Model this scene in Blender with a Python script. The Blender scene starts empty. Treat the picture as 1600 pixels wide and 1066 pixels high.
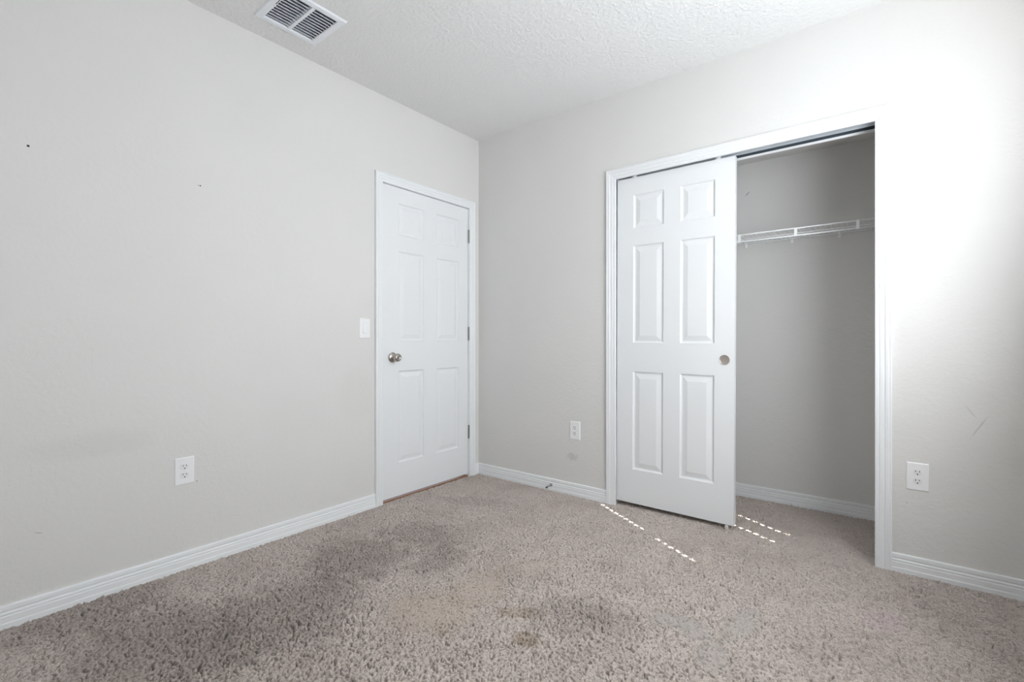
import bpy, bmesh, math, random
import numpy as np
from mathutils import Vector, Matrix

random.seed(4)
SC = bpy.context.scene
COL = SC.collection
PI = math.pi

# ---------------------------------------------------------------- camera
W, YF, H = 3.10, -3.30, 2.60            # room: x 0..W, y YF..0, z 0..H ; closet behind y = 0
CB = 0.69                               # closet back wall
TH = 0.115                              # wall thickness
cam = bpy.data.cameras.new('camera')
cam_o = bpy.data.objects.new('camera', cam)
COL.objects.link(cam_o)
cam_o.location = (2.5249, -2.78273, 1.0491)
cam_o.rotation_euler = (PI / 2, 0, 0.667092)
cam.sensor_width = 36.0
cam.lens = 36.0 * 746.71 / 1600.0
cam.shift_y = -(533 - 530.088) / 1600.0
cam.clip_start = 0.02
SC.camera = cam_o

# ---------------------------------------------------------------- light
SC.view_settings.view_transform = 'Standard'
SC.view_settings.look = 'None'
SC.view_settings.gamma = 1.0
SC.view_settings.use_curve_mapping = False
SC.view_settings.exposure = 0.32
SC.cycles.max_bounces = 10
SC.cycles.diffuse_bounces = 8
SC.cycles.sample_clamp_indirect = 6.0

world = bpy.data.worlds.new('sky')
SC.world = world
world.use_nodes = True
world.node_tree.nodes['Background'].inputs[0].default_value = (0.62, 0.78, 1.0, 1)
world.node_tree.nodes['Background'].inputs[1].default_value = 1.2

SUN_AZ = Vector((0.857, -0.515))        # horizontal direction towards the sun
SUN_EL = math.radians(40)
sd = Vector((SUN_AZ.x * math.cos(SUN_EL), SUN_AZ.y * math.cos(SUN_EL), math.sin(SUN_EL))).normalized()
sun = bpy.data.lights.new('sun', 'SUN')
sun.energy = 24.0
sun.angle = math.radians(0.2)
sun.color = (1.0, 0.96, 0.9)
sun_o = bpy.data.objects.new('sun', sun)
COL.objects.link(sun_o)
sun_o.rotation_euler = sd.to_track_quat('Z', 'Y').to_euler()
sun_o.location = (8, -5, 7)


def area(name, loc, direction, sx, sy, power, color, spread=180):
    l = bpy.data.lights.new(name, 'AREA')
    l.shape = 'RECTANGLE'
    l.size, l.size_y = sx, sy
    l.energy = power
    l.color = color
    l.spread = math.radians(spread)
    o = bpy.data.objects.new(name, l)
    COL.objects.link(o)
    o.location = loc
    o.rotation_euler = (-Vector(direction)).to_track_quat('Z', 'Y').to_euler()
    return o


# daylight coming in through the blind of the right-hand window
area('window_daylight', (3.05, -1.22, 1.50), (-1, 0, 0.12), 1.20, 1.20, 29.5, (0.925, 0.968, 1.0))
area('window_daylight_up', (3.02, -1.22, 1.62), (-0.85, 0.05, 0.50), 1.20, 1.0, 6.5, (0.915, 0.96, 1.0))


# ---------------------------------------------------------------- materials
def new_mat(name, color=(0.8, 0.8, 0.8), rough=0.5, metal=0.0, spec=0.5):
    m = bpy.data.materials.new(name)
    m.use_nodes = True
    b = m.node_tree.nodes['Principled BSDF']
    b.inputs['Base Color'].default_value = (*color, 1)
    b.inputs['Roughness'].default_value = rough
    b.inputs['Metallic'].default_value = metal
    b.inputs['Specular IOR Level'].default_value = spec
    return m


class NT:
    """small node-building helper"""
    def __init__(self, m):
        self.t = m.node_tree
        self.b = self.t.nodes['Principled BSDF']
        self.tc = self.t.nodes.new('ShaderNodeTexCoord')
        self.P = self.tc.outputs['Object']

    def link(self, a, b):
        self.t.links.new(a, b)

    def math(self, op, a, b=None, c=None, clamp=False):
        n = self.t.nodes.new('ShaderNodeMath')
        n.operation = op
        n.use_clamp = clamp
        for i, v in enumerate((a, b, c)):
            if v is None:
                continue
            if isinstance(v, (int, float)):
                n.inputs[i].default_value = v
            else:
                self.link(v, n.inputs[i])
        return n.outputs[0]

    def noise(self, scale, detail=2.0, rough=0.5, vec=None):
        n = self.t.nodes.new('ShaderNodeTexNoise')
        n.inputs['Scale'].default_value = scale
        n.inputs['Detail'].default_value = detail
        n.inputs['Roughness'].default_value = rough
        self.link(vec or self.P, n.inputs['Vector'])
        return n.outputs['Fac']

    def ramp(self, fac, lo, hi, a=0.0, b=1.0):
        n = self.t.nodes.new('ShaderNodeMapRange')
        n.interpolation_type = 'SMOOTHSTEP'
        n.inputs['From Min'].default_value = lo
        n.inputs['From Max'].default_value = hi
        n.inputs['To Min'].default_value = a
        n.inputs['To Max'].default_value = b
        self.link(fac, n.inputs['Value'])
        return n.outputs['Result']

    def mix(self, fac, a, b):
        n = self.t.nodes.new('ShaderNodeMix')
        n.data_type = 'RGBA'
        if isinstance(fac, (int, float)):
            n.inputs[0].default_value = fac
        else:
            self.link(fac, n.inputs[0])
        for i, v in ((6, a), (7, b)):
            if isinstance(v, tuple):
                n.inputs[i].default_value = (*v, 1)
            else:
                self.link(v, n.inputs[i])
        return n.outputs[2]

    def bump(self, height, strength, dist):
        n = self.t.nodes.new('ShaderNodeBump')
        n.inputs['Strength'].default_value = strength
        n.inputs['Distance'].default_value = dist
        self.link(height, n.inputs['Height'])
        self.link(n.outputs['Normal'], self.b.inputs['Normal'])

    def blob(self, c, r, rot=0.0, ragged=0.0, nscale=20.0, soft=0.3):
        """mask of an irregular ellipse around c (metres)"""
        mp = self.t.nodes.new('ShaderNodeMapping')
        mp.vector_type = 'TEXTURE'
        mp.inputs['Location'].default_value = c
        mp.inputs['Rotation'].default_value = rot if isinstance(rot, tuple) else (0, 0, rot)
        mp.inputs['Scale'].default_value = r
        self.link(self.P, mp.inputs['Vector'])
        ln = self.t.nodes.new('ShaderNodeVectorMath')
        ln.operation = 'LENGTH'
        self.link(mp.outputs[0], ln.inputs[0])
        d = ln.outputs['Value']
        if ragged:
            d = self.math('ADD', d, self.math('MULTIPLY', self.math('SUBTRACT', self.noise(nscale, 3), 0.5), ragged))
        return self.ramp(d, 1.0 + soft, 1.0 - soft)


def paint_mat(name, color, marks=(), bump=0.36, scale=95.0, dist=0.0012, rough=0.62, blotch=0.02):
    m = new_mat(name, color, rough, spec=0.3)
    n = NT(m)
    h1 = n.noise(scale, 2.0, 0.5)
    h2 = n.ramp(n.noise(scale * 0.45, 2.0, 0.5), 0.42, 0.62)
    n.bump(n.math('ADD', h1, n.math('MULTIPLY', h2, 0.6)), bump, dist)
    c = n.mix(n.ramp(n.noise(1.6, 2), 0.3, 0.7), color, tuple(v * (1 - blotch) for v in color))
    for (cc, r, rot, ragged, ns, soft, colr, amt) in marks:
        k = n.blob(cc, r, rot, ragged, ns, soft)
        c = n.mix(n.math('MULTIPLY', k, amt), c, colr)
    n.link(c, n.b.inputs['Base Color'])
    return m


GREIGE = (0.725, 0.717, 0.702)
BIG = 9.0
M_wall_left = paint_mat('greige_paint_left', GREIGE, [
    ((0, -2.4984, 1.7714), (BIG, .0042, .0042), 0, 0, 1, .3, (.02, .02, .02), 1),
    ((0, -1.9300, 1.7660), (BIG, .0035, .0030), 0, 0, 1, .3, (.06, .06, .06), 1),
    ((0, -1.9385, 1.7660), (BIG, .0020, .0016), 0, 0, 1, .3, (.2, .2, .2), 1),
    ((0, -1.9440, 0.3900), (BIG, .0022, .0022), 0, 0, 1, .3, (.1, .1, .1), 1),
    ((0, -2.4711, 0.3161), (BIG, .0120, .0012), (-.35, 0, 0), 0, 1, .4, (.25, .25, .25), .7),
    ((0, -2.30, 0.62), (BIG, .16, .05), 0, .8, 9, .6, (.60, .59, .57), .3),
    ((0, -1.10, 0.72), (BIG, .11, .16), 0, .6, 6, .4, (.66, .65, .62), .35),
])
M_wall_back = paint_mat('greige_paint_back', GREIGE, [
    ((.8548, 0, .2562), (.036, BIG, .022), 0, 2.6, 60, .4, (.42, .41, .40), .4),
    ((2.824, 0, .68), (.0025, BIG, .05), (0, .5, 0), 1.0, 40, .5, (.40, .39, .38), .45),
    ((2.80, 0, .74), (.0025, BIG, .03), (0, -.6, 0), 1.0, 40, .5, (.40, .39, .38), .35),
    ((2.59, 0, .315), (.0025, BIG, .0018), 0, 0, 1, .3, (.2, .2, .2), .8),
])
M_wall_closet = paint_mat('greige_paint_closet', GREIGE, [
    ((1.7876, .69, 2.0175), (.016, BIG, .0022), (0, -.75, 0), .5, 60, .4, (.08, .08, .08), .9),
    ((2.09, .69, 1.53), (.005, BIG, .006), 0, 1.0, 60, .4, (.75, .75, .73), .6),
])
M_wall = paint_mat('greige_paint', GREIGE)
M_ceiling = new_mat('white_knockdown_ceiling', (0.80, 0.80, 0.795), 0.75, spec=0.2)
_n = NT(M_ceiling)
_n.bump(_n.math('ADD', _n.ramp(_n.noise(52, 3, .55), .42, .60), _n.math('MULTIPLY', _n.noise(160, 2), .35)), 0.55, 0.0028)

M_trim = new_mat('white_trim_paint', (0.825, 0.84, 0.855), 0.34, spec=0.4)
M_door = new_mat('white_door_paint', (0.805, 0.82, 0.835), 0.42, spec=0.4)
_n = NT(M_door)
_n.bump(_n.noise(240, 2), 0.12, 0.0004)
M_plastic = new_mat('white_plastic', (0.88, 0.88, 0.89), 0.3)
M_socket = new_mat('white_socket_plastic', (0.82, 0.82, 0.83), 0.35)
M_slot = new_mat('dark_slot', (0.03, 0.03, 0.03), 0.7)
M_nickel = new_mat('satin_nickel', (0.50, 0.46, 0.42), 0.27, 1.0)
M_cup = new_mat('brushed_nickel_cup', (0.60, 0.55, 0.51), 0.42, 1.0)
M_steel = new_mat('dull_steel', (0.33, 0.32, 0.31), 0.38, 1.0)
M_track = new_mat('aluminium_track', (0.66, 0.69, 0.72), 0.4, 0.35)
M_track_shade = new_mat('track_shade_grey', (0.13, 0.16, 0.19), 0.45, 0.5)  # rear track channel: shade inside the slot put into the colour
M_wire = new_mat('white_vinyl_coating', (0.92, 0.93, 0.94), 0.35)
M_rubber = new_mat('dark_grey_rubber', (0.10, 0.10, 0.10), 0.7)
M_duct = new_mat('dark_duct', (0.09, 0.10, 0.12), 0.8)
M_vent = new_mat('white_enamel_metal', (0.84, 0.86, 0.90), 0.3)
M_clear = new_mat('clear_plastic', (0.85, 0.80, 0.74), 0.15)
M_clear.node_tree.nodes['Principled BSDF'].inputs['Transmission Weight'].default_value = 0.4
M_blind = new_mat('white_blind_vinyl', (0.82, 0.82, 0.80), 0.5)
M_wood = new_mat('stained_wood_floor', (0.22, 0.10, 0.05), 0.4)
_n = NT(M_wood)
_mp = _n.t.nodes.new('ShaderNodeMapping')
_mp.inputs['Scale'].default_value = (1, 9, 1)
_n.link(_n.P, _mp.inputs[0])
_n.link(_n.mix(_n.noise(12, 4, .6, _mp.outputs[0]), (0.20, 0.085, 0.04), (0.44, 0.22, 0.105)), _n.b.inputs['Base Color'])

M_glass = bpy.data.materials.new('window_glass')
M_glass.use_nodes = True
_t = M_glass.node_tree
_t.nodes.clear()
_o = _t.nodes.new('ShaderNodeOutputMaterial')
_mx = _t.nodes.new('ShaderNodeMixShader')
_tr = _t.nodes.new('ShaderNodeBsdfTransparent')
_gl = _t.nodes.new('ShaderNodeBsdfGlossy')
_gl.inputs['Roughness'].default_value = 0.02
_mx.inputs[0].default_value = 0.06
_t.links.new(_tr.outputs[0], _mx.inputs[1])
_t.links.new(_gl.outputs[0], _mx.inputs[2])
_t.links.new(_mx.outputs[0], _o.inputs[0])

# worn places in the carpet: (x, y, rx, ry, rot, depth of pile factor)
MATTED = [(1.15, -1.53, .16, .13, .5), (1.17, -1.28, .12, .15, .3), (1.22, -1.00, .14, .06, .9),
          (1.90, -1.01, .085, .045, .3), (1.98, -1.03, .05, .05, .0), (2.10, -.88, .05, .13, -.15), (2.07, -1.12, .055, .09, .2)]
LUSH = [(0.52, -1.43, .22, .20, .3), (0.70, -1.85, .24, .28, .2), (0.62, -2.2, .3, .2, .0), (0.55, -1.05, .22, .14, .3),
        (0.10, -2.35, .14, .22, 0), (1.59, -1.22, .16, .12, .5), (1.0, -1.9, .22, .2, .4), (2.62, -.25, .30, .16, -.1), (.85, -1.2, .1, .16, .2)]
M_carpet = new_mat('taupe_cut_pile_carpet', (0.4, 0.35, 0.32), 0.95, spec=0.1)
_n = NT(M_carpet)
_f = _n.noise(420, 2, .6)
_c = _n.mix(_n.ramp(_f, .35, .68), (0.40, 0.342, 0.308), (0.68, 0.605, 0.56))
_c = _n.mix(_n.math('MULTIPLY', _n.ramp(_n.noise(190, 2), .60, .75), .5), _c, (0.27, 0.225, 0.20))
_c = _n.mix(_n.math('MULTIPLY', _n.ramp(_n.noise(3.2, 4, .6), .45, .70), .35), _c, (0.34, 0.285, 0.255))
TAN, GREY, BROWN, PINK, PILE_SHADE = (.45, .38, .32), (.40, .372, .345), (.26, .19, .12), (.55, .40, .44), (.22, .185, .165)  # last tone: shade of leaning pile painted in as darker patches
for (x, y, rx, ry, rot, colr, amt, rg) in [
        (1.15, -1.53, .17, .14, .5, TAN, .7, 1.0), (1.17, -1.28, .12, .16, .3, TAN, .6, 1.0), (1.22, -1.00, .14, .07, .9, TAN, .4, .6),
        (1.90, -1.01, .09, .045, .3, GREY, .6, 1.1), (1.98, -1.03, .05, .05, 0, GREY, .55, 1.1), (2.10, -.88, .05, .14, -.15, GREY, .5, 1.2),
        (2.07, -1.12, .055, .09, .2, GREY, .5, 1.2), (1.53, -1.44, .05, .04, .4, BROWN, .55, .9), (1.42, -1.32, .09, .035, .6, BROWN, .4, .9),
        (2.51, -.53, .06, .09, -.2, PINK, .3, .9),
        (.52, -1.43, .24, .22, .3, PILE_SHADE, .45, 1.6), (.70, -1.87, .25, .3, .2, PILE_SHADE, .45, 1.6), (.60, -2.25, .35, .25, 0, PILE_SHADE, .5, 1.6),
        (.58, -1.05, .24, .15, .3, PILE_SHADE, .38, 1.6), (1.59, -1.2, .18, .12, .5, PILE_SHADE, .28, 1.6), (.85, -1.2, .10, .18, .2, PILE_SHADE, .35, 1.6),
        (.45, -.5, .25, .08, .4, PILE_SHADE, .25, 1.6), (.10, -2.35, .14, .25, 0, PILE_SHADE, .4, 1.6)]:
    _k = _n.blob((x, y, 0), (rx, ry, BIG), rot, rg, 13, .4)
    _c = _n.mix(_n.math('MULTIPLY', _k, amt), _c, colr)
_n.link(_c, _n.b.inputs['Base Color'])
_n.bump(_n.noise(700, 2), 0.5, 0.002)
_n.b.inputs['Sheen Weight'].default_value = 0.15


# ---------------------------------------------------------------- mesh helpers
def link_bm(name, bm, mat, parent=None, smooth=False):
    me = bpy.data.meshes.new(name)
    bmesh.ops.recalc_face_normals(bm, faces=bm.faces)
    bm.to_mesh(me)
    bm.free()
    if mat:
        me.materials.append(mat)
    if smooth:
        for p in me.polygons:
            p.use_smooth = True
    o = bpy.data.objects.new(name, me)
    COL.objects.link(o)
    if parent:
        o.parent = parent
    return o


def tag(o, label=None, cat=None, group=None, kind=None):
    for k, v in (('label', label), ('category', cat), ('group', group), ('kind', kind)):
        if v:
            o[k] = v
    return o


def empty(name, loc=(0, 0, 0), rot=(0, 0, 0)):
    o = bpy.data.objects.new(name, None)
    o.empty_display_size = 0.05
    COL.objects.link(o)
    o.location = loc
    o.rotation_euler = rot
    return o


def box(bm, x0, x1, y0, y1, z0, z1, bevel=0.0):
    r = bmesh.ops.create_cube(bm, size=1.0)
    vs = r['verts']
    bmesh.ops.scale(bm, vec=(x1 - x0, y1 - y0, z1 - z0), verts=vs)
    bmesh.ops.translate(bm, vec=((x0 + x1) / 2, (y0 + y1) / 2, (z0 + z1) / 2), verts=vs)
    if bevel:
        es = list({e for v in vs for e in v.link_edges})
        bmesh.ops.bevel(bm, geom=es, offset=bevel, segments=2, affect='EDGES', profile=0.6)


def tube(bm, a, b, r, seg=8):
    a, b = Vector(a), Vector(b)
    d = b - a
    q = d.to_track_quat('Z', 'Y').to_matrix().to_4x4()
    bmesh.ops.create_cone(bm, cap_ends=True, segments=seg, radius1=r, radius2=r, depth=d.length,
                          matrix=Matrix.Translation((a + b) / 2) @ q)


def lathe(bm, prof, axis='z', seg=40, mtx=None):
    """prof: list of (radius, height); axis = direction of height"""
    rings = []
    for r, h in prof:
        ring = []
        for i in range(seg):
            t = 2 * PI * i / seg
            p = Vector((r * math.cos(t), r * math.sin(t), h))
            if axis == 'x':
                p = Vector((p.z, p.x, p.y))
            elif axis == '-y':
                p = Vector((p.x, -p.z, p.y))
            if mtx:
                p = mtx @ p
            ring.append(bm.verts.new(p))
        rings.append(ring)
    for a, b in zip(rings, rings[1:]):
        for i in range(seg):
            bm.faces.new((a[i], a[(i + 1) % seg], b[(i + 1) % seg], b[i]))
    bm.faces.new(rings[0])
    bm.faces.new(rings[-1][::-1])


def extrude_profile(bm, prof, f, t0, t1):
    """prof = closed list of 2-D points; f(p, t) -> 3-D point"""
    a = [bm.verts.new(f(p, t0)) for p in prof]
    b = [bm.verts.new(f(p, t1)) for p in prof]
    n = len(prof)
    for i in range(n):
        bm.faces.new((a[i], a[(i + 1) % n], b[(i + 1) % n], b[i]))
    bm.faces.new(a[::-1])
    bm.faces.new(b)


def slab_holes(name, mat, us, vs, holes, place, kind='structure'):
    """wall slab on (u, v) with rectangular holes; place(u, v, d): d=0 room face, d=1 back face"""
    u0, u1 = us
    v0, v1 = vs
    U = sorted({u0, u1, *[x for h in holes for x in h[:2] if u0 <= x <= u1]})
    V = sorted({v0, v1, *[x for h in holes for x in h[2:] if v0 <= x <= v1]})
    bm = bmesh.new()
    cache = {}

    def vert(i, j, d):
        k = (i, j, d)
        if k not in cache:
            cache[k] = bm.verts.new(place(U[i], V[j], d))
        return cache[k]

    def solid(i, j):
        if not (0 <= i < len(U) - 1 and 0 <= j < len(V) - 1):
            return False
        cu, cv = (U[i] + U[i + 1]) / 2, (V[j] + V[j + 1]) / 2
        return not any(h[0] < cu < h[1] and h[2] < cv < h[3] for h in holes)
    for i in range(len(U) - 1):
        for j in range(len(V) - 1):
            if not solid(i, j):
                continue
            for d in (0, 1):
                bm.faces.new((vert(i, j, d), vert(i + 1, j, d), vert(i + 1, j + 1, d), vert(i, j + 1, d)))
            for (di, dj, a, b) in ((-1, 0, (i, j), (i, j + 1)), (1, 0, (i + 1, j), (i + 1, j + 1)),
                                   (0, -1, (i, j), (i + 1, j)), (0, 1, (i, j + 1), (i + 1, j + 1))):
                if not solid(i + di, j + dj):
                    bm.faces.new((vert(*a, 0), vert(*b, 0), vert(*b, 1), vert(*a, 1)))
    o = link_bm(name, bm, mat)
    o['kind'] = kind
    return o


# ---------------------------------------------------------------- room shell
# door opening in the left wall, closet opening in the back wall, window in the right wall
DY0, DY1, DZ = -0.925, -0.092, 2.066
CX0, CX1, CZ = 1.140, 2.498, 2.114
WY0, WY1, WZ0, WZ1 = -1.80, -0.38, 0.86, 2.12
TOP = H + 0.12
slab_holes('wall_left', M_wall_left, (YF, CB + TH), (-.05, H), [(DY0, DY1, -1, DZ)],
           lambda u, v, d: (-TH * d, u, v))
slab_holes('wall_back', M_wall_back, (0, W), (-.05, H), [(CX0, CX1, -1, CZ)],
           lambda u, v, d: (u, TH * d, v))
slab_holes('wall_right', M_wall, (YF, CB + TH), (-.05, H), [(WY0, WY1, WZ0, WZ1)],
           lambda u, v, d: (W + TH * d, u, v))
slab_holes('wall_front', M_wall, (-TH, W + TH), (-.05, H), [], lambda u, v, d: (u, YF - TH * d, v))
slab_holes('wall_closet', M_wall_closet, (0, W), (-.05, H), [], lambda u, v, d: (u, CB + TH * d, v))
slab_holes('wall_closet_left', M_wall, (TH, CB), (-.05, H), [], lambda u, v, d: (1.03 - TH * d, u, v))
slab_holes('wall_closet_right', M_wall, (TH, CB), (-.05, H), [], lambda u, v, d: (2.56 + TH * d, u, v))
VX0, VX1, VY0, VY1 = 0.148, 0.450, -1.757, -1.445
slab_holes('ceiling_closet', M_wall, (1.03, 2.56), (TH, CB), [], lambda u, v, d: (u, v, 2.217 + .06 * d))
slab_holes('ceiling', M_ceiling, (-TH, W + TH), (YF - TH, CB + TH), [(VX0 + .028, VX1 - .028, VY0 + .028, VY1 - .028)],
           lambda u, v, d: (u, v, H + .12 * d))


# ---------------------------------------------------------------- carpet floor
def smooth(a, n):
    for _ in range(n):
        a = (a + np.roll(a, 1, 0) + np.roll(a, -1, 0)) / 3
        a = (a + np.roll(a, 1, 1) + np.roll(a, -1, 1)) / 3
    return a


def ellipse(X, Y, e):
    x, y, rx, ry, rot = e
    c, s = math.cos(rot), math.sin(rot)
    dx, dy = X - x, Y - y
    return np.exp(-1.2 * (((dx * c + dy * s) / rx) ** 2 + ((-dx * s + dy * c) / ry) ** 2) ** 1.5)


def carpet():
    st = 0.0026
    xs = np.arange(-0.004, W + st, st)
    ys = np.arange(YF, CB + st, st)
    X, Y = np.meshgrid(xs, ys)
    rng = np.random.default_rng(11)
    n0 = rng.standard_normal(X.shape)
    n1 = rng.standard_normal(X.shape)
    for ax in (0, 1):
        n1 = .5 * n1 + .25 * (np.roll(n1, 1, ax) + np.roll(n1, -1, ax))
    n1 /= n1.std()
    n2 = smooth(rng.standard_normal(X.shape), 3)
    n2 /= n2.std()
    h = 0.85 * n1 + 0.25 * n0 + 0.30 * n2
    h = np.where(h > -0.45, 0.26 * h, -0.117 + 2.3 * (h + 0.45))      # rounded tuft tops, sharp gaps between them
    h = np.clip(h, -2.7, 1.0)
    amp = np.full(X.shape, 0.0076)
    lump = smooth(rng.standard_normal(X.shape), 14)
    lump /= lump.std()
    amp *= 1 + 0.16 * lump
    for e in LUSH:
        amp *= 1 + 0.5 * ellipse(X, Y, e)
    for e in MATTED:
        amp *= 1 - 0.75 * ellipse(X, Y, e)
    Z = np.clip(h * amp, -.034, 1) - 0.001
    Xj = X + 0.0009 * rng.standard_normal(X.shape)
    Yj = Y + 0.0009 * rng.standard_normal(X.shape)
    ny, nx = X.shape
    co = np.stack([Xj, Yj, Z], -1).reshape(-1, 3).astype(np.float32)
    idx = np.arange(nx * ny).reshape(ny, nx)
    q = np.stack([idx[:-1, :-1], idx[:-1, 1:], idx[1:, 1:], idx[1:, :-1]], -1)
    cxm, cym = X[:-1, :-1], Y[:-1, :-1]
    keep = (cym < 0.004) | ((cxm > 1.0) & (cxm < 2.58) & ((cym > TH) | ((cxm > CX0 - .004) & (cxm < CX1))))
    q = q[keep].reshape(-1, 4).astype(np.int32)
    used = np.unique(q)
    remap = np.zeros(nx * ny, np.int32)
    remap[used] = np.arange(len(used))
    q = remap[q]
    co = co[used]
    me = bpy.data.meshes.new('floor')
    me.vertices.add(len(co))
    me.vertices.foreach_set('co', co.ravel())
    me.loops.add(q.size)
    me.loops.foreach_set('vertex_index', q.ravel())
    me.polygons.add(len(q))
    me.polygons.foreach_set('loop_start', np.arange(0, q.size, 4, dtype=np.int32))
    me.polygons.foreach_set('loop_total', np.full(len(q), 4, np.int32))
    me.polygons.foreach_set('use_smooth', np.ones(len(q), bool))
    me.update(calc_edges=True)
    me.materials.append(M_carpet)
    o = bpy.data.objects.new('floor', me)
    COL.objects.link(o)
    o['kind'] = 'structure'


carpet()
bm = bmesh.new()
box(bm, -1.4, -0.012, -1.6, 0.5, -0.03, -0.004)
link_bm('floor_hall', bm, M_wood)['kind'] = 'structure'
bm = bmesh.new()
box(bm, -.100, -.0045, DY0 + .022, DY1 - .024, -.03, .0065, .002)
link_bm('trim_5', bm, M_wood)['kind'] = 'structure'
bm = bmesh.new()
box(bm, -0.2, W + .2, YF - .2, CB + .3, -0.09, -0.04)
link_bm('floor_slab', bm, M_wall)['kind'] = 'structure'

# ---------------------------------------------------------------- baseboards
BASE = [(0, .0812), (.006, .0812), (.0085, .079), (.0095, .076), (.0100, .0625), (.0072, .0595), (.0072, .0575), (.0112, .0535), (.0122, .0495),
        (.0098, .0470), (.0098, .0445), (.0125, .0415), (.0128, .0200), (.0150, .0170), (.0152, -.012), (0, -.012)]


def baseboard(name, runs):
    bm = bmesh.new()
    for (f, t0, t1) in runs:
        extrude_profile(bm, BASE, f, t0, t1)
    o = link_bm(name, bm, M_trim)
    o['kind'] = 'structure'


fl = lambda p, t: (p[0] - .0005, t, p[1])
fb = lambda p, t: (t, -p[0] + .0005, p[1])
baseboard('baseboard_left', [(fl, YF, -.9665), (fl, -.0485, 0)])
baseboard('baseboard_back', [(fb, 0.0, 1.107)])
baseboard('baseboard_back_right', [(fb, 2.5385, W)])
baseboard('baseboard_closet', [(lambda p, t: (t, CB + .0005 - p[0], p[1]), 1.03, 2.56)])
baseboard('baseboard_right', [(lambda p, t: (W + .0005 - p[0], t, p[1]), YF, 0)])
baseboard('baseboard_front', [(lambda p, t: (t, YF - .0005 + p[0], p[1]), 0, W)])

# ---------------------------------------------------------------- casings (trim around the openings)
def casing(name, a0, a1, zt, w, place):
    """profiled frame swept up, across and down; place(a, z, h): h = distance out of the wall"""
    P = [(0, -.001), (0, .0085), (.003, .0105), (.012, .0110), (.015, .0095), (.018, .0120), (w * .52, .0130), (w * .56, .0112),
         (w * .62, .0145), (w * .80, .0160), (w * .86, .0145), (w * .90, .0165), (w - .003, .0168), (w, .0145), (w, -.001)]
    bm = bmesh.new()
    rings = []
    for (d, h) in P:
        rings.append([bm.verts.new(place(*q, h)) for q in ((a0 - d, -.012), (a0 - d, zt + d), (a1 + d, zt + d), (a1 + d, -.012))])
    n = len(P)
    for i in range(n):
        a, b = rings[i], rings[(i + 1) % n]
        for j in range(3):
            bm.faces.new((a[j], a[j + 1], b[j + 1], b[j]))
    for j in (0, 3):
        bm.faces.new([r[j] for r in rings])
    o = link_bm(name, bm, M_trim)
    o['kind'] = 'structure'
    return o


casing('trim_1', -.9085, -.1095, 2.0485, .058, lambda a, z, h: (h, a, z))
casing('trim_2', 1.1715, 2.4760, 2.0590, .0625, lambda a, z, h: (a, -h, z))

# jambs lining the openings
bm = bmesh.new()
box(bm, -TH, .0015, DY0, -.9035, -.012, 2.0435 + .012)
box(bm, -TH, .0015, -.1155, DY1, -.012, 2.0435 + .012)
box(bm, -TH, .0015, DY0, DY1, 2.0475, DZ)
box(bm, -.060, -.042, -.9035, -.892, -.012, 2.0475)
box(bm, -.060, -.042, -.127, -.1155, -.012, 2.0475)
link_bm('trim_3', bm, M_trim)['kind'] = 'structure'
bm = bmesh.new()
box(bm, CX0, 1.156, -.0015, TH + .002, -.012, CZ)
box(bm, 2.482, CX1, -.0015, TH + .002, -.012, CZ)
box(bm, CX0, CX1, -.0015, TH + .002, 2.102, CZ)
link_bm('trim_4', bm, M_trim)['kind'] = 'structure'


# ---------------------------------------------------------------- six-panel doors
def panel_door(bm, a0, a1, z0, z1, cols, rows, thick, place):
    """moulded door; front face depth 0, back face depth thick; place(a, z, d)"""
    A = [a0] + [x for c in cols for x in c] + [a1]
    Z = [z0] + [x for r in rows for x in r] + [z1]
    grid = {}

    def v(i, j):
        if (i, j) not in grid:
            grid[(i, j)] = bm.verts.new(place(A[i], Z[j], 0))
        return grid[(i, j)]
    LOOPS = [(.0035, .0055), (.010, .0085), (.014, .0085), (.018, .0078), (.040, .0022), (.043, .0015)]
    for i in range(len(A) - 1):
        for j in range(len(Z) - 1):
            q = [v(i, j), v(i + 1, j), v(i + 1, j + 1), v(i, j + 1)]
            if i % 2 == 1 and j % 2 == 1:
                prev = q
                for ins, dep in LOOPS:
                    cur = [bm.verts.new(place(a, z, dep)) for a, z in (
                        (A[i] + ins, Z[j] + ins), (A[i + 1] - ins, Z[j] + ins), (A[i + 1] - ins, Z[j + 1] - ins), (A[i] + ins, Z[j + 1] - ins))]
                    for k in range(4):
                        bm.faces.new((prev[k], prev[(k + 1) % 4], cur[(k + 1) % 4], cur[k]))
                    prev = cur
                bm.faces.new(prev)
            else:
                bm.faces.new(q)
    nA, nZ = len(A) - 1, len(Z) - 1
    ring = [v(i, 0) for i in range(nA)] + [v(nA, j) for j in range(nZ)] + [v(i, nZ) for i in range(nA, 0, -1)] + [v(0, j) for j in range(nZ, 0, -1)]
    pts = [(A[i], Z[0]) for i in range(nA)] + [(A[nA], Z[j]) for j in range(nZ)] + [(A[i], Z[nZ]) for i in range(nA, 0, -1)] + [(A[0], Z[j]) for j in range(nZ, 0, -1)]
    back = [bm.verts.new(place(a, z, thick)) for a, z in pts]
    for k in range(len(ring)):
        m = (k + 1) % len(ring)
        bm.faces.new((ring[k], ring[m], back[m], back[k]))
    bm.faces.new(back)


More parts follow.
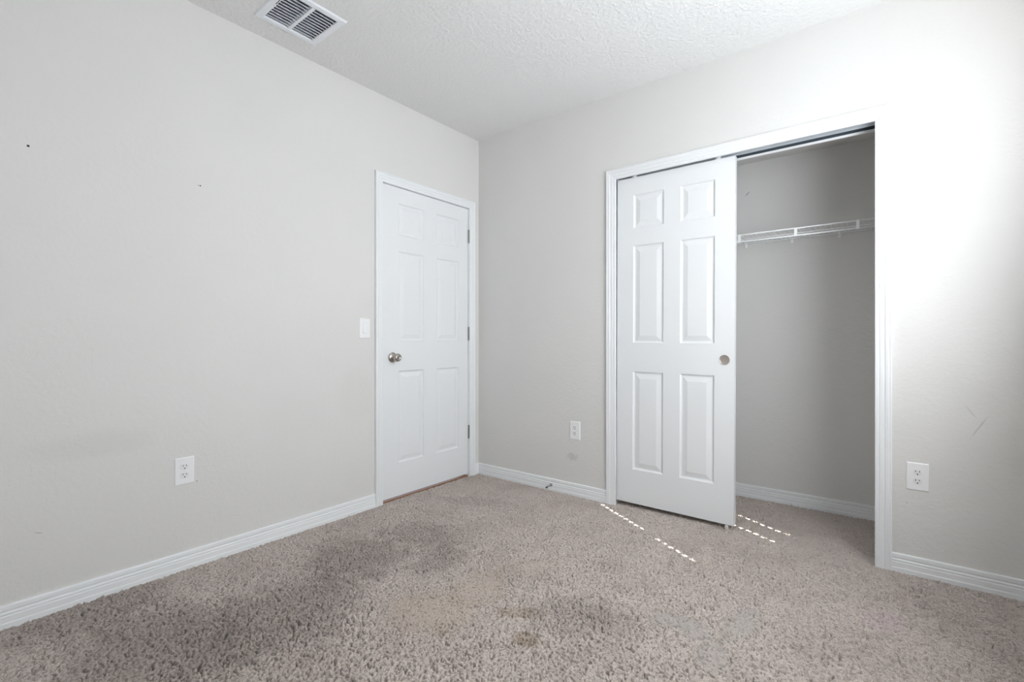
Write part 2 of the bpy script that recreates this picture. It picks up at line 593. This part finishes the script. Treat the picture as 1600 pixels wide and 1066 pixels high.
# bedroom door (door_1)
bm = bmesh.new()
panel_door(bm, -.9005, -.1185, .0215, 2.0435, [(-.777, -.561), (-.440, -.220)],
           [(.2375, .8400), (1.0370, 1.6265), (1.7355, 1.9400)], .035, lambda a, z, d: (-.003 - d, a, z))
door1 = link_bm('door_1', bm, M_door)
tag(door1, 'closed white six-panel bedroom door with a nickel knob in the left wall', kind='structure')
bm = bmesh.new()
KM = Matrix.Translation((-.003, -.827, .9305))
lathe(bm, [(.0005, 0), (.0325, 0), (.0335, .003), (.0315, .008), (.024, .011), (.0125, .0135), (.0115, .028), (.0145, .033), (.0215, .040),
           (.0262, .048), (.0270, .054), (.0245, .062), (.018, .066), (.0125, .0665), (.0118, .0655), (.0005, .0655)], 'x', 40, KM)
knob = link_bm('door_knob', bm, M_nickel, door1, True)
bm = bmesh.new()
lathe(bm, [(.0005, .0652), (.0072, .0652), (.0072, .0675), (.006, .0685), (.0005, .0685)], 'x', 24, KM)
link_bm('lock_button', bm, M_steel, knob, True)
bm = bmesh.new()
box(bm, -.034, -.0025, -.9034, -.9003, .905, .962)
link_bm('latch_plate', bm, M_steel, door1)
for zc in (1.8345, 1.0910, .3415):
    bm = bmesh.new()
    for k in range(5):
        z0 = zc - .049 + k * .0196
        tube(bm, (.0045, -.1165, z0), (.0045, -.1165, z0 + .0188), .0066, 12)
    tube(bm, (.0045, -.1165, zc - .052), (.0045, -.1165, zc + .052), .004, 10)
    box(bm, -.030, .0026, -.1180, -.1155, zc - .049, zc + .049)
    box(bm, .0016, .0032, -.1165, -.1060, zc - .049, zc + .049)
    link_bm('hinge', bm, M_steel, door1)

# sliding closet door (door_2), hanging a touch out of plumb
bm = bmesh.new()
SY = .020
panel_door(bm, 1.1685, 1.8645, .0268, 2.0535, [(1.2765, 1.4685), (1.5680, 1.7600)],
           [(.2385, .8465), (1.0260, 1.6285), (1.7370, 1.9440)], .035, lambda a, z, d: (a - 1.5165, SY + d, z - 1.04))
door2 = link_bm('door_2', bm, M_door)
door2.location = (1.5165, 0, 1.04)
door2.rotation_euler = (0, .0042, 0)
tag(door2, 'white six-panel sliding closet door pushed to the left half of the opening', kind='structure')
bm = bmesh.new()
PM = Matrix.Translation((1.8135 - 1.5165, SY, .9352 - 1.04))
lathe(bm, [(.0285, -.006), (.0285, .0004), (.0282, .0014), (.0268, .0018), (.0250, .0014), (.0243, .0003), (.0238, .00015), (.0005, .00012)], '-y', 48, PM)
pull = link_bm('finger_pull', bm, M_cup, door2, True)
for xk in (1.275, 1.772):
    bm = bmesh.new()
    box(bm, xk - 1.5165 - .016, xk - 1.5165 + .016, SY + .012, SY + .016, .95, 1.046)
    box(bm, xk - 1.5165 - .004, xk - 1.5165 + .010, SY + .001, SY + .012, 1.006, 1.030)
    tube(bm, (xk - 1.5165, SY + .008, 1.046), (xk - 1.5165, SY + .024, 1.046), .009, 16)
    link_bm('roller_hanger', bm, M_plastic, door2)

# its twin on the rear track, slid behind it
bm = bmesh.new()
panel_door(bm, 1.158, 1.852, .0268, 2.0500, [(1.2680, 1.4600), (1.5600, 1.7520)],
           [(.2385, .8465), (1.0260, 1.6285), (1.7370, 1.9440)], .0345, lambda a, z, d: (a, .0635 + d, z))
link_bm('door_3', bm, M_door)['kind'] = 'structure'

# ceiling track the closet door hangs from
trk = empty('sliding_door_track', (1.819, .06, 2.102))
tag(trk, 'grey aluminium double track under the head of the closet opening', 'door track')
for nm, prof in (('front_channel', [(-.052, 0), (.000, 0), (.000, -.0385), (-.0022, -.0400), (-.0022, -.002), (-.0495, -.002), (-.0495, -.0340), (-.052, -.0340)]),
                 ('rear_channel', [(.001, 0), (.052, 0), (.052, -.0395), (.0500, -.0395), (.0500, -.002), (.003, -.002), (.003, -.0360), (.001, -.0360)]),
                 ('rear_lip', [(.043, -.0392), (.053, -.0392), (.053, -.0505), (.043, -.0505)])):
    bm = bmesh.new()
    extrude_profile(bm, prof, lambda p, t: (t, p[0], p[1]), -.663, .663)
    tm = link_bm(nm, bm, {'front_channel': M_track, 'rear_channel': M_track_shade, 'rear_lip': M_plastic}[nm], trk)
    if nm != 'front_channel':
        tm['label'] = {'rear_channel': 'rear inner channel with its shade in the colour', 'rear_lip': 'white rear lip'}[nm]

# small clear guide under the corner of the sliding door
fg = empty('door_guide', (1.823, .022, 0))
tag(fg, 'small clear plastic guide peg on the carpet under the sliding closet door corner', 'door guide')
bm = bmesh.new()
lathe(bm, [(.0005, -.006), (.0095, -.006), (.0105, .003), (.0105, .012), (.0085, .019), (.0060, .024), (.0005, .025)], 'z', 20)
link_bm('guide_peg', bm, M_clear, fg, True)
bm = bmesh.new()
box(bm, -.014, .014, .006, .050, -.006, .003, .001)
link_bm('guide_base', bm, M_clear, fg)

# ---------------------------------------------------------------- wire shelf in the closet
shelf = empty('wire_shelf', (1.80, .69, 1.685))
tag(shelf, 'white vinyl-coated wire shelf along the back wall of the open closet', 'shelf')
SX0, SX1 = 1.03 - 1.80, 2.56 - 1.80
FY, MY, BY = .375 - .69, .505 - .69, .682 - .69
for nm, y, z, r in (('front_rod', FY, .0, .0036), ('hanging_rod', FY - .001, -.0415, .0036), ('deck_rod', MY, -.0035, .0030), ('back_rod', BY, -.001, .0030)):
    bm = bmesh.new()
    tube(bm, (SX0, y, z), (SX1, y, z), r * 1.12, 10)
    link_bm(nm, bm, M_wire, shelf, True)
bm = bmesh.new()
x = SX0 + .02
while x < SX1 - .01:
    tube(bm, (x, FY, .0035), (x, BY, .0022), .0010, 6)
    x += .0254
link_bm('deck_wires', bm, M_wire, shelf)
for xc in (2.3966, 2.1077, 1.8085, 1.5140, 1.2200):
    bm = bmesh.new()
    box(bm, xc - 1.80 - .0075, xc - 1.80 + .0075, FY - .0055, FY + .0015, -.046, .003, .0012)
    link_bm('lip_connector', bm, M_wire, shelf)
for xc in (2.294, 2.046, 1.778, 1.50, 1.25):
    bm = bmesh.new()
    box(bm, xc - 1.80 - .006, xc - 1.80 + .006, -.0135, .001, -.008, .005, .001)
    box(bm, xc - 1.80 - .006, xc - 1.80 + .006, -.0045, .001, -.026, -.006, .001)
    tube(bm, (xc - 1.80, -.0075, -.019), (xc - 1.80, .0, -.019), .0045, 12)
    link_bm('wall_clip', bm, M_wire, shelf)


# ---------------------------------------------------------------- outlets and switch (built facing -y, at origin)
def plate_bm(w, h, t):
    bm = bmesh.new()
    v = []
    for (ins, d) in ((0, -.001), (0, .0022), (.0035, t), ):
        v.append([bm.verts.new((sx * (w / 2 - ins), -d, sz * (h / 2 - ins))) for sx, sz in ((-1, -1), (1, -1), (1, 1), (-1, 1))])
    for a, b in zip(v, v[1:]):
        for k in range(4):
            bm.faces.new((a[k], a[(k + 1) % 4], b[(k + 1) % 4], b[k]))
    bm.faces.new(v[-1])
    bm.faces.new(v[0][::-1])
    return bm


def outlet(loc, rz, label, w=.0775, h=.1225):
    root = empty('wall_outlet', loc, (0, 0, rz))
    tag(root, label, 'outlet', 'duplex wall outlets')
    T = .0052
    link_bm('cover_plate', plate_bm(w, h, T), M_plastic, root)
    for s in (-1, 1):
        zc = s * .0196
        bm = bmesh.new()
        lo, hi = [], []
        for k in range(40):
            t = 2 * PI * k / 40
            px, pz = .0174 * math.cos(t), max(-.0140, min(.0140, .0174 * math.sin(t)))
            lo.append(bm.verts.new((px, -T + .001, zc + pz)))
            hi.append(bm.verts.new((px * .965, -T - .0016, zc + pz * .965)))
        for k in range(40):
            m = (k + 1) % 40
            bm.faces.new((lo[k], lo[m], hi[m], hi[k]))
        bm.faces.new(hi)
        rec = link_bm('receptacle', bm, M_socket, root)
        for sx, sl in ((-.0064, .0080), (.0064, .0066)):
            bm = bmesh.new()
            box(bm, sx - .0012, sx + .0012, -T - .00185, -T - .001, zc + .0045 - sl / 2, zc + .0045 + sl / 2)
            link_bm('blade_slot', bm, M_slot, rec)
        bm = bmesh.new()
        lathe(bm, [(.0005, T + .001), (.0028, T + .001), (.0028, T + .0019), (.0005, T + .0019)], '-y', 14, Matrix.Translation((0, 0, zc - .0075)))
        link_bm('ground_hole', bm, M_slot, rec)
    bm = bmesh.new()
    lathe(bm, [(.0005, T - .001), (.0030, T - .001), (.0028, T + .0008), (.0005, T + .001)], '-y', 14)
    link_bm('screw', bm, M_socket, root)
    return root


outlet((0, -1.9945, .4485), PI / 2, 'white duplex wall outlet low on the left wall beyond the door')
outlet((.8735, 0, .4360), 0, 'white duplex wall outlet on the back wall between the corner and closet')
outlet((2.6265, 0, .4380), 0, 'white duplex wall outlet on the wall strip right of the closet opening')

sw = empty('light_switch', (0, -1.0397, 1.1155), (0, 0, PI / 2))
tag(sw, 'white rocker light switch on the left wall beside the door casing', 'light switch')
link_bm('cover_plate', plate_bm(.0775, .1215, .0055), M_plastic, sw)
bm = bmesh.new()
box(bm, -.0168, .0168, -.0066, -.004, -.0335, .0335, .0006)
link_bm('rocker_frame', bm, M_socket, sw)
bm = bmesh.new()
rk = [(-.0060, -.030), (-.0118, -.0285), (-.0078, .002), (-.0070, .0300), (-.0060, .0300)]
extrude_profile(bm, rk, lambda p, t: (t, p[0], p[1]), -.0138, .0138)
link_bm('rocker', bm, M_plastic, sw)

# ---------------------------------------------------------------- door stop on the back baseboard
ds = empty('door_stop', (.688, -.0125, .0385))
tag(ds, 'small spring door stop sticking out of the back wall baseboard', 'door stop')
bm = bmesh.new()
lathe(bm, [(.0005, -.003), (.0105, -.003), (.0105, .002), (.007, .005), (.0005, .006)], '-y', 20)
link_bm('base_flange', bm, M_steel, ds, True)
bm = bmesh.new()
SP = []
for k in range(22 * 14 + 1):
    t = 2 * PI * k / 14
    f = k / (22 * 14)
    SP.append(Vector((.0042 * math.cos(t), -.004 - .045 * f, .0042 * math.sin(t) - .004 * f * f)))
for a, b in zip(SP, SP[1:]):
    tube(bm, a, b, .0011, 5)
link_bm('spring', bm, M_steel, ds)
bm = bmesh.new()
lathe(bm, [(.0005, .048), (.0058, .048), (.0065, .051), (.0065, .058), (.005, .062), (.0005, .063)], '-y', 18, Matrix.Translation((0, 0, -.004)))
link_bm('rubber_tip', bm, M_rubber, ds, True)

# ---------------------------------------------------------------- ceiling vent
vc = ((VX0 + VX1) / 2, (VY0 + VY1) / 2, H)
vent = empty('ceiling_vent', vc)
tag(vent, 'white metal air supply register with two banks of louvres in the ceiling', 'air vent')
hx, hy = (VX1 - VX0) / 2, (VY1 - VY0) / 2
ix, iy = hx - .032, hy - .036
bm = bmesh.new()
# stamped flange: sloping rim around the two banks
loops = [(hx, hy, .001), (hx, hy, -.002), (hx - .005, hy - .005, -.0075), (ix + .004, iy + .004, -.0085), (ix, iy, -.006), (ix, iy, .022)]
vv = [[bm.verts.new((sx * a, sy * b, d)) for sx, sy in ((-1, -1), (1, -1), (1, 1), (-1, 1))] for a, b, d in loops]
for a, b in zip(vv, vv[1:]):
    for k in range(4):
        bm.faces.new((a[k], a[(k + 1) % 4], b[(k + 1) % 4], b[k]))
link_bm('vent_frame', bm, M_vent, vent)
bm = bmesh.new()
box(bm, -ix, ix, -.0075, .0075, -.0078, .016, .001)
link_bm('centre_bar', bm, M_vent, vent)
NB = 11
for s in (-1, 1):
    for k in range(NB):
        xc = -ix + (k + .5) * (2 * ix) / NB
        bm = bmesh.new()
        y0, y1 = (.0075, iy) if s > 0 else (-iy, -.0075)
        prof = []
        for q in range(7):
            t = q / 6
            prof.append((xc + .0072 - .0140 * t ** 1.4, -.0055 + .019 * t))
        prof += [(a + .0010, b) for a, b in prof[::-1]]
        extrude_profile(bm, prof, lambda p, t: (p[0], t, p[1]), y0, y1)
        link_bm('louvre', bm, M_vent, vent)
bm = bmesh.new()
box(bm, ix * .05, ix * .55, -iy - .0085, -iy - .0055, -.0088, -.0078)
link_bm('lever_slot', bm, M_slot, vent)
bm = bmesh.new()
box(bm, ix * .02, ix * .10, -iy - .0100, -iy - .0040, -.0135, -.0080, .0008)
link_bm('damper_lever', bm, M_vent, vent)
bm = bmesh.new()
w_ = .002
for (a, b, c, d) in ((-ix - w_, -ix, -iy, iy), (ix, ix + w_, -iy, iy), (-ix, ix, -iy - w_, -iy), (-ix, ix, iy, iy + w_)):
    box(bm, a, b, c, d, .002, .118)
box(bm, -ix, ix, -iy, iy, .112, .118)
link_bm('duct_boot', bm, M_duct, vent)

# ---------------------------------------------------------------- right-hand window with its closed blind (sun leaks through the cord holes)
bm = bmesh.new()
for (a, b, c, d) in ((WY0, WY0 + .05, WZ0, WZ1), (WY1 - .05, WY1, WZ0, WZ1), (WY0, WY1, WZ0, WZ0 + .05), (WY0, WY1, WZ1 - .03, WZ1)):
    box(bm, W + .070, W + .110, a, b, c, d)
win = link_bm('window_1', bm, M_trim)
win['kind'] = 'structure'
bm = bmesh.new()
box(bm, W + .092, W + .096, WY0 + .05, WY1 - .05, WZ0 + .05, WZ1 - .03)
link_bm('window_pane', bm, M_glass, win)
bm = bmesh.new()
box(bm, W - .025, W + .07, WY0 - .03, WY1 + .03, WZ0 - .02, WZ0 + .0)
link_bm('window_sill', bm, M_trim, win)
XB = W + .030
PITCH, HALF, TILT = .042, .0168, SUN_EL
bm = bmesh.new()
tanv = Vector((-math.sin(TILT), 0, math.cos(TILT)))
cot = 1 / math.tan(SUN_EL)
# streaks on the carpet: (x0, y0, x1, y1) seen as rows of dashes
STREAKS = [((1.0943, -.0466), (1.4700, -.2690)), ((1.5700, -.3400), (1.8222, -.4838)), ((1.836, .1133), (2.0933, -.0157)), ((1.785, .3103), (2.1305, .1296))]
nslat = int((WZ1 - WZ0) / PITCH) + 1
for k in range(nslat):
    zc = WZ0 + .028 + k * PITCH
    holes = []
    xf = XB - zc * cot * SUN_AZ.x
    for (p0, p1) in STREAKS:
        if p0[0] <= xf <= p1[0]:
            f = (xf - p0[0]) / (p1[0] - p0[0])
            yf = p0[1] + f * (p1[1] - p0[1])
            holes.append(yf + zc * cot * SUN_AZ.y)
    ysx = [WY0 + .004]
    for y in sorted(holes):
        ysx += [y - .0055, y + .0055]
    ysx.append(WY1 - .004)
    ts = [-HALF, -.0084, .0084, HALF]
    c0 = Vector((XB, 0, zc))
    for i in range(len(ysx) - 1):
        for j in range(3):
            if i % 2 == 1 and j == 1:
                continue
            q = [c0 + tanv * ts[j] + Vector((0, ysx[i], 0)), c0 + tanv * ts[j] + Vector((0, ysx[i + 1], 0)),
                 c0 + tanv * ts[j + 1] + Vector((0, ysx[i + 1], 0)), c0 + tanv * ts[j + 1] + Vector((0, ysx[i], 0))]
            bm.faces.new([bm.verts.new(p) for p in q])
bmesh.ops.remove_doubles(bm, verts=bm.verts, dist=1e-5)
link_bm('blind_slats', bm, M_blind, win)
bm = bmesh.new()
box(bm, W + .002, W + .064, WY0 + .002, WY1 - .002, WZ1 - .045, WZ1 - .001)
link_bm('blind_headrail', bm, M_blind, win)
bm = bmesh.new()
box(bm, W + .006, W + .056, WY0 + .004, WY1 - .004, WZ0 + .001, WZ0 + .017, .002)
link_bm('blind_bottom_rail', bm, M_blind, win)
